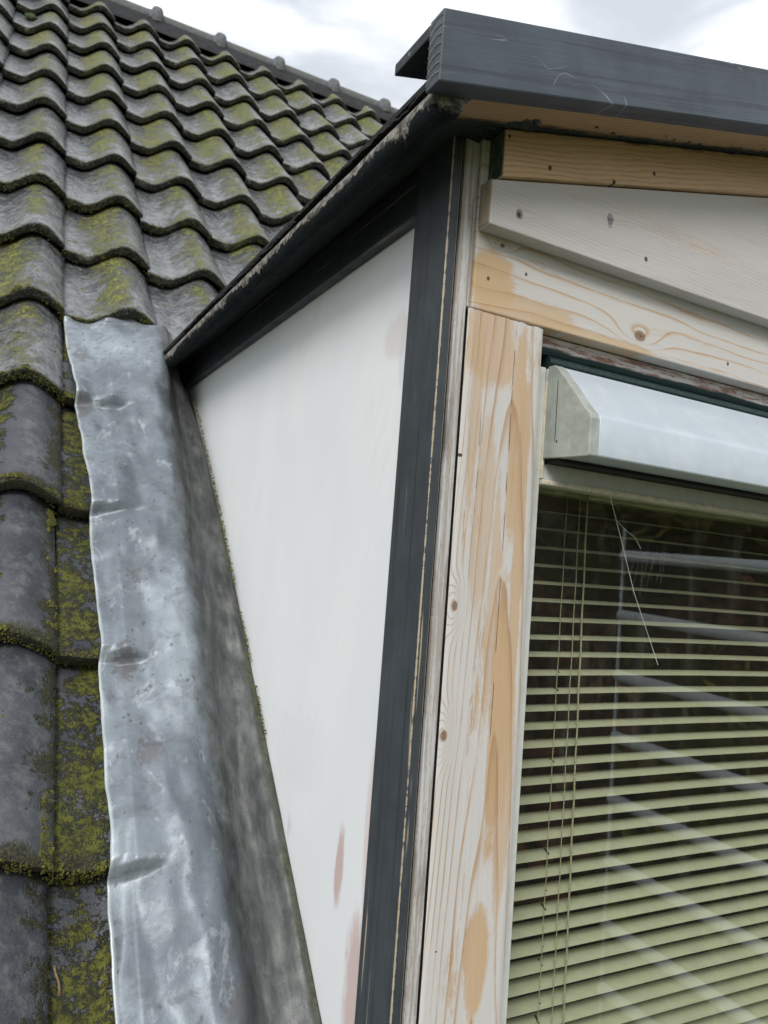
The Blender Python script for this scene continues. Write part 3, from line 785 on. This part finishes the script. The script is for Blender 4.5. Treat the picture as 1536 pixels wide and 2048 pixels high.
# glass
G = Mat('dusty_window_glass')
tr = G.t.nodes.new('ShaderNodeBsdfTransparent'); tr.inputs[0].default_value = (.93, .95, .93, 1)
gl = G.t.nodes.new('ShaderNodeBsdfGlossy'); gl.inputs['Roughness'].default_value = .012; gl.inputs[0].default_value = (.95, 1, .97, 1)
df = G.t.nodes.new('ShaderNodeBsdfDiffuse'); df.inputs[0].default_value = (.55, .54, .48, 1)
fr = G.t.nodes.new('ShaderNodeLayerWeight'); fr.inputs['Blend'].default_value = .5
m1 = G.t.nodes.new('ShaderNodeMixShader'); m2 = G.t.nodes.new('ShaderNodeMixShader')
f2 = (V(G.t, fr.outputs['Facing']).pow(4.2) * .86 + .115).min(1.0)
G.t.links.new(f2.o, m1.inputs[0]); G.t.links.new(tr.outputs[0], m1.inputs[1]); G.t.links.new(gl.outputs[0], m1.inputs[2])
dust = G.noise(G.vec(G.x * 900, 0.0, G.z * 900), 1.0, 2, .7).step(.60, .72) * G.noise(G.vec(G.x * 9, 0.0, G.z * 3), 1.0, 4, .6).step(.35, .7) * .35
dust = dust + (G.noise(G.vec(G.x * 26, 1.0, G.z * 4), 1.0, 4, .65).step(.5, .75) * .045) + .012
dd = G.voro(G.vec(G.x, 0.0, G.z), 90).step(.05, .03) * G.noise(G.vec(G.x * 12, 0.0, G.z * 12), 1.0, 2).step(.45, .6) * .4
G.t.links.new(dust.min(.9).o, m2.inputs[0]); G.t.links.new(m1.outputs[0], m2.inputs[1]); G.t.links.new(df.outputs[0], m2.inputs[2])
G.t.links.new(m2.outputs[0], G.out.inputs[0])
mesh_obj('glass_pane', [(.1476, .030, -.715), (2.25, .030, -.715), (2.25, .030, .1125), (.1476, .030, .1125)], [(0, 1, 2, 3)], G, WF)

# room behind the window
ROOM = simple('dim_room_wall', (.22, .17, .12), .9, 0, 3, .4)
rm = box('room_lining', .10, 2.38, .0, 2.6, -2.2, .262, ROOM, D, bevel=0)
bm = bmesh.new(); bm.from_mesh(rm.data)
bmesh.ops.delete(bm, geom=[f for f in bm.faces if abs(f.normal.y + 1) < .01], context='FACES_ONLY'); bm.to_mesh(rm.data); bm.free()
rm.location.y = .0765

# ------------------------------------------------------------------ venetian blind
BL = empty('venetian_blind', 'pale green slatted blind hanging behind the dusty window glass', 'blind', (1.15, .12, .10))
SLM = simple('pale_green_slat', (.50, .515, .345), .35, 0, 40, .05)
tilt = math.radians(8.5); ch = .0125
def slat_mesh():
    vs, fs = [], []; n = 7; xs = [-.96 + 1.92 * i / 12 for i in range(13)]
    for x in xs:
        sag = .0022 * math.sin((x + .96) / 1.92 * math.pi * 3)
        for k in range(n):
            q = -1 + 2 * k / (n - 1); a = q * ch; up = .0022 * (1 - q * q)
            y = a * math.cos(tilt) - up * math.sin(tilt); z = a * math.sin(tilt) + up * math.cos(tilt)
            vs.append((x, y, z + sag))
    for i in range(12):
        for k in range(n - 1): b = i * n + k; fs.append((b, b + n, b + n + 1, b + 1))
    me = bpy.data.meshes.new('slat'); me.from_pydata(vs, [], fs); me.update(); me.materials.append(SLM.m)
    me.polygons.foreach_set('use_smooth', [True] * len(me.polygons)); return me
sm_ = slat_mesh(); PITCH = .0216; slz = []
for i in range(38):
    o = bpy.data.objects.new('slat', sm_); link(o, BL)
    z = .0885 - i * PITCH; slz.append(z)
    o.location = (.001 * random.uniform(-1, 1), 0, z - .10); o.rotation_euler = (random.uniform(-.02, .02), random.uniform(-.0012, .0012), 0)
hr = box('head_rail', -.975, .975, -.0125, .0125, .012, .036, SLM, BL)
br = box('bottom_rail', -.965, .965, -.0125, .0125, -.832, -.82, SLM, BL)
CORD = simple('twisted_cord', (.38, .38, .22), .8, .0005, 400, .3)
XB = BL.location.x
def cord(x0, x1, y, r, nm='cord', zt=.12, zb=-.72):
    n = 60; pts = []
    for i in range(n + 1):
        q = i / n; pts.append((x0 + (x1 - x0) * q - XB + .0004 * math.sin(q * 60), y - .12, zt + (zb - zt) * q - .10))
    v, f = tube(pts, r, 6); mesh_obj(nm, v, f, CORD, BL, smooth=True)
cord(.2925, .3030, .103, .00115)
cord(.2830, .2850, .1055, .0006, 'ladder_string')
cord(.2620, .2640, .1055, .0005, 'ladder_string')
cord(1.12, 1.12, .105, .0006, 'ladder_string')
HOLE = simple('route_hole_dark', (.02, .02, .015), .9)
vs, fs = [], []
for i, z in enumerate(slz):
    if i < 8: continue
    c = Vector((.274 - XB, -.0004, z - .10 + .00255))
    ax = Vector((.35, .93, .93 * math.tan(tilt))).normalized(); sd_ = Vector((1, -.3, 0)).normalized()
    b = len(vs)
    vs += [c - ax * .0065 - sd_ * .0013, c - ax * .0065 + sd_ * .0013, c + ax * .0065 + sd_ * .0013, c + ax * .0065 - sd_ * .0013]
    vs += [v - Vector((0, 0, .0012)) for v in vs[-4:]]
    fs += [tuple(b + q for q in f) for f in BF]
o = mesh_obj('route_holes', vs, fs, HOLE, BL); o['kind'] = 'stuff'

# ------------------------------------------------------------------ cobweb on the glass
WEB = simple('spider_silk', (.62, .63, .60), .6)
vs, fs = [], []
def wp(x, z, y=.022): return (x, y, z)
def ray_pt(u, v, y):
    d = Vector(((u - 768) / 1531.4, (v - 1024) / 1531.4, 1.0))
    wd_ = Vector((sum(R[k][0] * d[k] for k in range(3)), sum(R[k][1] * d[k] for k in range(3)), sum(R[k][2] * d[k] for k in range(3))))
    tt = (y - CAMP.y) / wd_.y; return CAMP + wd_ * tt
A0, A1, A2 = ray_pt(1218, 984, .021), ray_pt(1268, 1185, .024), ray_pt(1316, 1330, .027)
tube([A0, A0.lerp(A1, .5) + Vector((.0006, 0, 0)), A1, A2], .00028, 4, vs, fs)
B1 = ray_pt(1232, 1040, .021); B2 = ray_pt(1270, 1075, .024); B3 = ray_pt(1282, 1098, .024)
tube([B1, B1.lerp(B2, .5) + Vector((-.001, 0, -.001)), B2, B3], .0002, 4, vs, fs)
rr = random.Random(4)
for k in range(9):
    u0 = 1262 + k * 9 + rr.uniform(-5, 5); v0 = 1086 + rr.uniform(0, 22); L_ = rr.uniform(12, 34)
    tube([ray_pt(u0 + rr.uniform(-3, 3) - q * 4, v0 + q * L_, .025) for q in range(4)], .00003, 3, vs, fs)
o = mesh_obj('cobweb', vs, fs, WEB); tag(o, 'fine spider web strung down the window glass from the cream bead', 'cobweb')

# ------------------------------------------------------------------ moss cushions and debris
def tile_surf(x, s):
    """height of the visible tile surface"""
    col = math.floor((x - COLX) / TW); tt = (x - COLX) / TW - col
    q = ((s - S0) / GA) % 1.0
    return float(prof(tt)) + LIFT * (1 - q)
MOSS = Mat('moss'); MOSS.color(MOSS.mix(MOSS.noise(None, 90, 4, .7).step(.35, .65), (.050, .055, .014), (.17, .165, .030))); MOSS.rough(.95)
vs, fs = [], []
def blob(c, r, sq=.6):
    b = len(vs); up = Vector((0, -SA, CA)); a = Vector((1, 0, 0)); f = Vector((0, CA, SA))
    rot = random.uniform(0, 6.3)
    for k in range(5):
        q = rot + k * 1.2566; rr_ = r * random.uniform(.6, 1.2)
        vs.append(Vector(c) + a * math.cos(q) * rr_ + f * math.sin(q) * rr_ - up * r * .2)
    vs.append(Vector(c) + up * r * sq * random.uniform(.7, 1.8) + a * random.uniform(-.5, .5) * r)
    for k in range(5): fs.append((b + k, b + (k + 1) % 5, b + 5))
cnt = 0; tries = 0
while cnt < 26000 and tries < 400000:
    tries += 1
    x = random.uniform(-.62, -.19); s = random.uniform(-.1, 1.70)
    if x > flash_left(s) - .002: continue
    tt = ((x - COLX) / TW) % 1.0; q = ((s - S0) / GA) % 1.0
    n1 = mn.noise(Vector((x * 24, s * 16, 4))) * .6 + mn.noise(Vector((x * 80, s * 60, 1))) * .5
    want = -.05
    if .05 < tt < .62: want = .20 if x > -.27 else .10
    if tt > .93 or tt < .05: want = .42
    if q < .035: want = max(want, .45)
    if .7 < tt < .9: want = -.45
    if s > 1.0: want -= .12
    if n1 < .40 - want: continue
    h = tile_surf(x, s)
    r = random.uniform(.0007, .0019) * (2.0 if random.random() < .04 else 1) * (1.25 if (q < .05 or tt > .92) else 1)
    blob(P3(x, s, h), r); cnt += 1
# nose faces of the near tiles and those of the next rows up
for rw in range(-5, 3):
    for cl in (-3, -2, -1, 0, 1, 2):
        for _ in range(420 if rw < 1 else 160):
            tt = random.random(); x = COLX + (cl + tt) * TW; s = S0 + rw * GA
            if rw < 0 and x > flash_left(s) - .002: continue
            if cl > 0 and rw < 0: continue
            if mn.noise(Vector((x * 30, s * 9, 7))) < -.25: continue
            hh = float(prof(tt)) + LIFT - random.uniform(0, TH)
            blob(P3(x, s - random.uniform(0, .001) - (.014 if cl == 1 else 0), hh), random.uniform(.0008, .0022), 1.0)
# line of moss along the lead edge against the cheek
for _ in range(700):
    s = random.uniform(.6, 1.42); x = flash_right(s) - random.uniform(0, .004) ** 1.0 - .001
    if mn.noise(Vector((s * 14, 3, 3))) < -.2: continue
    blob(P3(x, s, .048 + random.uniform(-.002, .004)), random.uniform(.0007, .0018), 1.0)
o = mesh_obj('moss_growth', vs, fs, MOSS); tag(o, 'yellow-green moss tufts in the tile pans and along tile noses', 'moss', kind='stuff')

# one round cushion high up the roof
def lump(name, c, r, mat, label, cat, flat=.55, seed=1, amp=.25):
    bm = bmesh.new(); bmesh.ops.create_icosphere(bm, subdivisions=3, radius=1)
    for v in bm.verts:
        d = 1 + amp * mn.noise(v.co * 2.2 + Vector((seed, 0, 0))); v.co = Vector((v.co.x * r[0] * d, v.co.y * r[1] * d, v.co.z * r[2] * d))
    me = bpy.data.meshes.new(name); bm.to_mesh(me); bm.free(); setmat(me, mat)
    me.polygons.foreach_set('use_smooth', [True] * len(me.polygons))
    o = bpy.data.objects.new(name, me); link(o); o.location = c; o.rotation_euler = (math.radians(45), 0, 0)
    return tag(o, label, cat)
MOSSD = simple('dark_green_moss', (.035, .055, .014), .95, .004, 160, .5)
lump('moss_cushion', P3(-.40, 3.98, .026), (.024, .03, .013), MOSSD, 'round dark green moss cushion in a tile pan near the ridge', 'moss')
# broken tile piece with a fresh orange chip beside the eave end
CLAY = simple('fresh_broken_clay', (.30, .13, .07), .9, .001, 200, .3)
def shard(name, pts, s_th, mat, label, cat, parent=None):
    n = len(pts); v = [P3(*p) for p in pts] + [P3(p[0], p[1], p[2] - s_th) for p in pts]
    f = [tuple(range(n)), tuple(range(n, 2 * n))[::-1]] + [(i, n + i, n + (i + 1) % n, (i + 1) % n) for i in range(n)]
    o = mesh_obj(name, v, f, mat, parent, bevel=.0012)
    if label: tag(o, label, cat)
    return o
shard('broken_tile', [(-.060, 1.650, .026), (-.040, 1.630, .030), (-.012, 1.612, .030), (.012, 1.605, .030), (.012, 1.70, .012), (-.060, 1.70, .010)], .012, TILE,
      'broken piece of grey tile wedged between the lead and the eave end', 'tile piece')
shard('clay_chip', [(-.058, 1.658, .050), (-.050, 1.653, .050), (-.041, 1.658, .048), (-.036, 1.667, .048), (-.050, 1.669, .050)], .005, CLAY, 'small orange clay chip on the tile edge above the eave end', 'chip')
# dead stalk on the bottom left tile, leaf crumb on the lead
STALK = simple('dry_stalk', (.20, .13, .07), .8, .0005, 200, .4)
c0 = ray_pt(113, 1960, 0); 
def on_roof(u, v, h):
    d = ray_pt(u, v, 1.0) - CAMP; n = Vector((0, -SA, CA)); p0 = Vector(P3(0, 0, h)); tt = (p0 - CAMP).dot(n) / d.dot(n); return CAMP + d * tt
q = [on_roof(a, b, .012 + c) for a, b, c in ((108, 1932, .006), (111, 1948, .008), (117, 1962, .008), (119, 1980, .006), (117, 1992, .004))]
v, f = tube(q, [.0018, .0012, .0012, .0016, .0030], 6)
o = mesh_obj('dead_stalk', v, f, STALK, smooth=True); tag(o, 'short dry brown stalk lying on the mossy bottom left tile', 'twig')
q = on_roof(250, 928, .055)
lump('leaf_crumb', q, (.0026, .0014, .0008), simple('dry_leaf', (.42, .27, .17), .8), 'tiny orange-brown leaf crumb stuck on the lead flashing', 'debris', seed=9)

# ------------------------------------------------------------------ garden that the window reflects
LEAF = Mat('leaves'); LEAF.color(LEAF.mix(LEAF.noise(None, 1.1, 3).step(.35, .65), (.085, .115, .025), (.30, .28, .06))); LEAF.rough(.7)
LEAFR = Mat('autumn_leaves'); LEAFR.color(LEAFR.mix(LEAFR.noise(None, 2.0, 3).step(.4, .65), (.09, .08, .02), (.34, .11, .04))); LEAFR.rough(.7)
BARK = simple('bark', (.07, .05, .035), .95, .01, 12, .4)
def crown_mesh(seed, rad, hgt, n, mat):
    r = random.Random(seed); vs, fs = [], []
    cl = [(Vector((r.uniform(-1, 1) * rad * .7, r.uniform(-1, 1) * rad * .7, r.uniform(.15, 1) * hgt)), r.uniform(.35, .6) * rad) for _ in range(16)]
    for _ in range(n):
        c, cr = r.choice(cl); d = Vector((r.gauss(0, 1), r.gauss(0, 1), r.gauss(0, 1))).normalized() * cr * r.uniform(.55, 1.05)
        p = c + d; a = Vector((r.gauss(0, 1), r.gauss(0, 1), r.gauss(0, 1))).normalized(); b = a.orthogonal().normalized(); s = r.uniform(.09, .2)
        k = len(vs); vs += [p + a * s, p + b * s * .6, p - a * s, p - b * s * .6]; fs.append((k, k + 1, k + 2, k + 3))
    me = bpy.data.meshes.new('crown'); me.from_pydata([tuple(v) for v in vs], [], fs); me.update(); me.materials.append(mat.m); return me
LEAFY = Mat('yellowing_leaves'); LEAFY.color(LEAFY.mix(LEAFY.noise(None, 2.2, 3).step(.35, .65), (.10, .13, .02), (.40, .36, .05))); LEAFY.rough(.7)
cms = [crown_mesh(1, 2.4, 6.5, 9000, LEAF), crown_mesh(2, 2.0, 5.5, 8000, LEAF), crown_mesh(3, 1.7, 4.0, 6000, LEAFR), crown_mesh(4, 1.9, 3.0, 6000, LEAFY)]
tv, tf = tube([(0, 0, 0), (.1, 0, 1.6), (0, .1, 3.4), (.2, .1, 6.0)], [.22, .17, .13, .05], 8)
tme = bpy.data.meshes.new('trunk'); tme.from_pydata([tuple(v) for v in tv], [], tf); tme.materials.append(BARK.m)
spots = [(3.2, -10.5, 0, 'dense tall green garden tree in the front row nearest the dormer'), (6.6, -11.5, 1, 'middling green tree in the front row beside the scaffold'), (5.0, -7.6, 2, 'low reddish autumn tree standing in front of the tall green ones'),
         (10.5, -11.0, 0, 'dense tall green tree at the middle of the garden row'), (14.5, -10.0, 1, 'broad green tree near the far end of the garden row'), (19.5, -8.5, 0, 'last tall green tree at the far end of the garden row'), (12.5, -7.5, 2, 'low reddish autumn tree beyond the scaffold'), (0.2, -12.5, 1, 'green tree at the left end of the garden row'), (5.2, -14.5, 0, 'tall green tree standing behind the gap beside the nearest garden tree'), (9.0, -15.0, 0, 'tall green tree in the back row behind the scaffold'), (13.5, -14.5, 1, 'broad green tree in the back row towards the far end'),
         (8.2, -5.8, 3, 'low yellowing shrub in front of the garden row near the scaffold'), (11.5, -5.0, 3, 'low yellowing shrub furthest from the scaffold')]
for (x, y, k, lb) in spots:
    tr_ = empty('garden_tree', lb, 'tree', (x, y, GROUND_Z), 'garden trees reflected in the window')
    c = bpy.data.objects.new('crown', cms[k]); link(c, tr_); c.scale = (1.45, 1.45, 1.15); c.location = (0, 0, 1.2 if k < 2 else .5); c.rotation_euler = (0, 0, x)
    o = bpy.data.objects.new('trunk', tme); link(o, tr_); o.scale = (1, 1, 1 if k < 2 else .7)
# scaffold invented to put pale bars in the glass, otherwise unseen
SCM = simple('added_scaffold_tube', (.50, .54, .58), .4, 0, 20, .08)
vb = ray_pt(1232, 1400, 1.0) - CAMP
k_ = 6.0 / (vb.x * R[2][0] + vb.y * R[2][1] + vb.z * R[2][2]); vp_ = CAMP + vb * k_
px_, py_ = vp_.x, .06 - vp_.y
SF = empty('scaffold', 'white tube scaffold invented to reflect evenly spaced pale rails in the window', 'scaffold', (px_, py_, GROUND_Z))
for i in range(11):
    z = .16 - i * .47 - GROUND_Z
    if z < .1: break
    v, f = tube([(0, 0, z + .12), (0, 3.9, z - .05)], .046, 8); mesh_obj('rail', v, f, SCM, SF, smooth=True)
for yy in (0, 3.9):
    v, f = tube([(0, yy, 0), (0, yy, -GROUND_Z + .5)], .012, 8); mesh_obj('pole', v, f, SCM, SF, smooth=True)
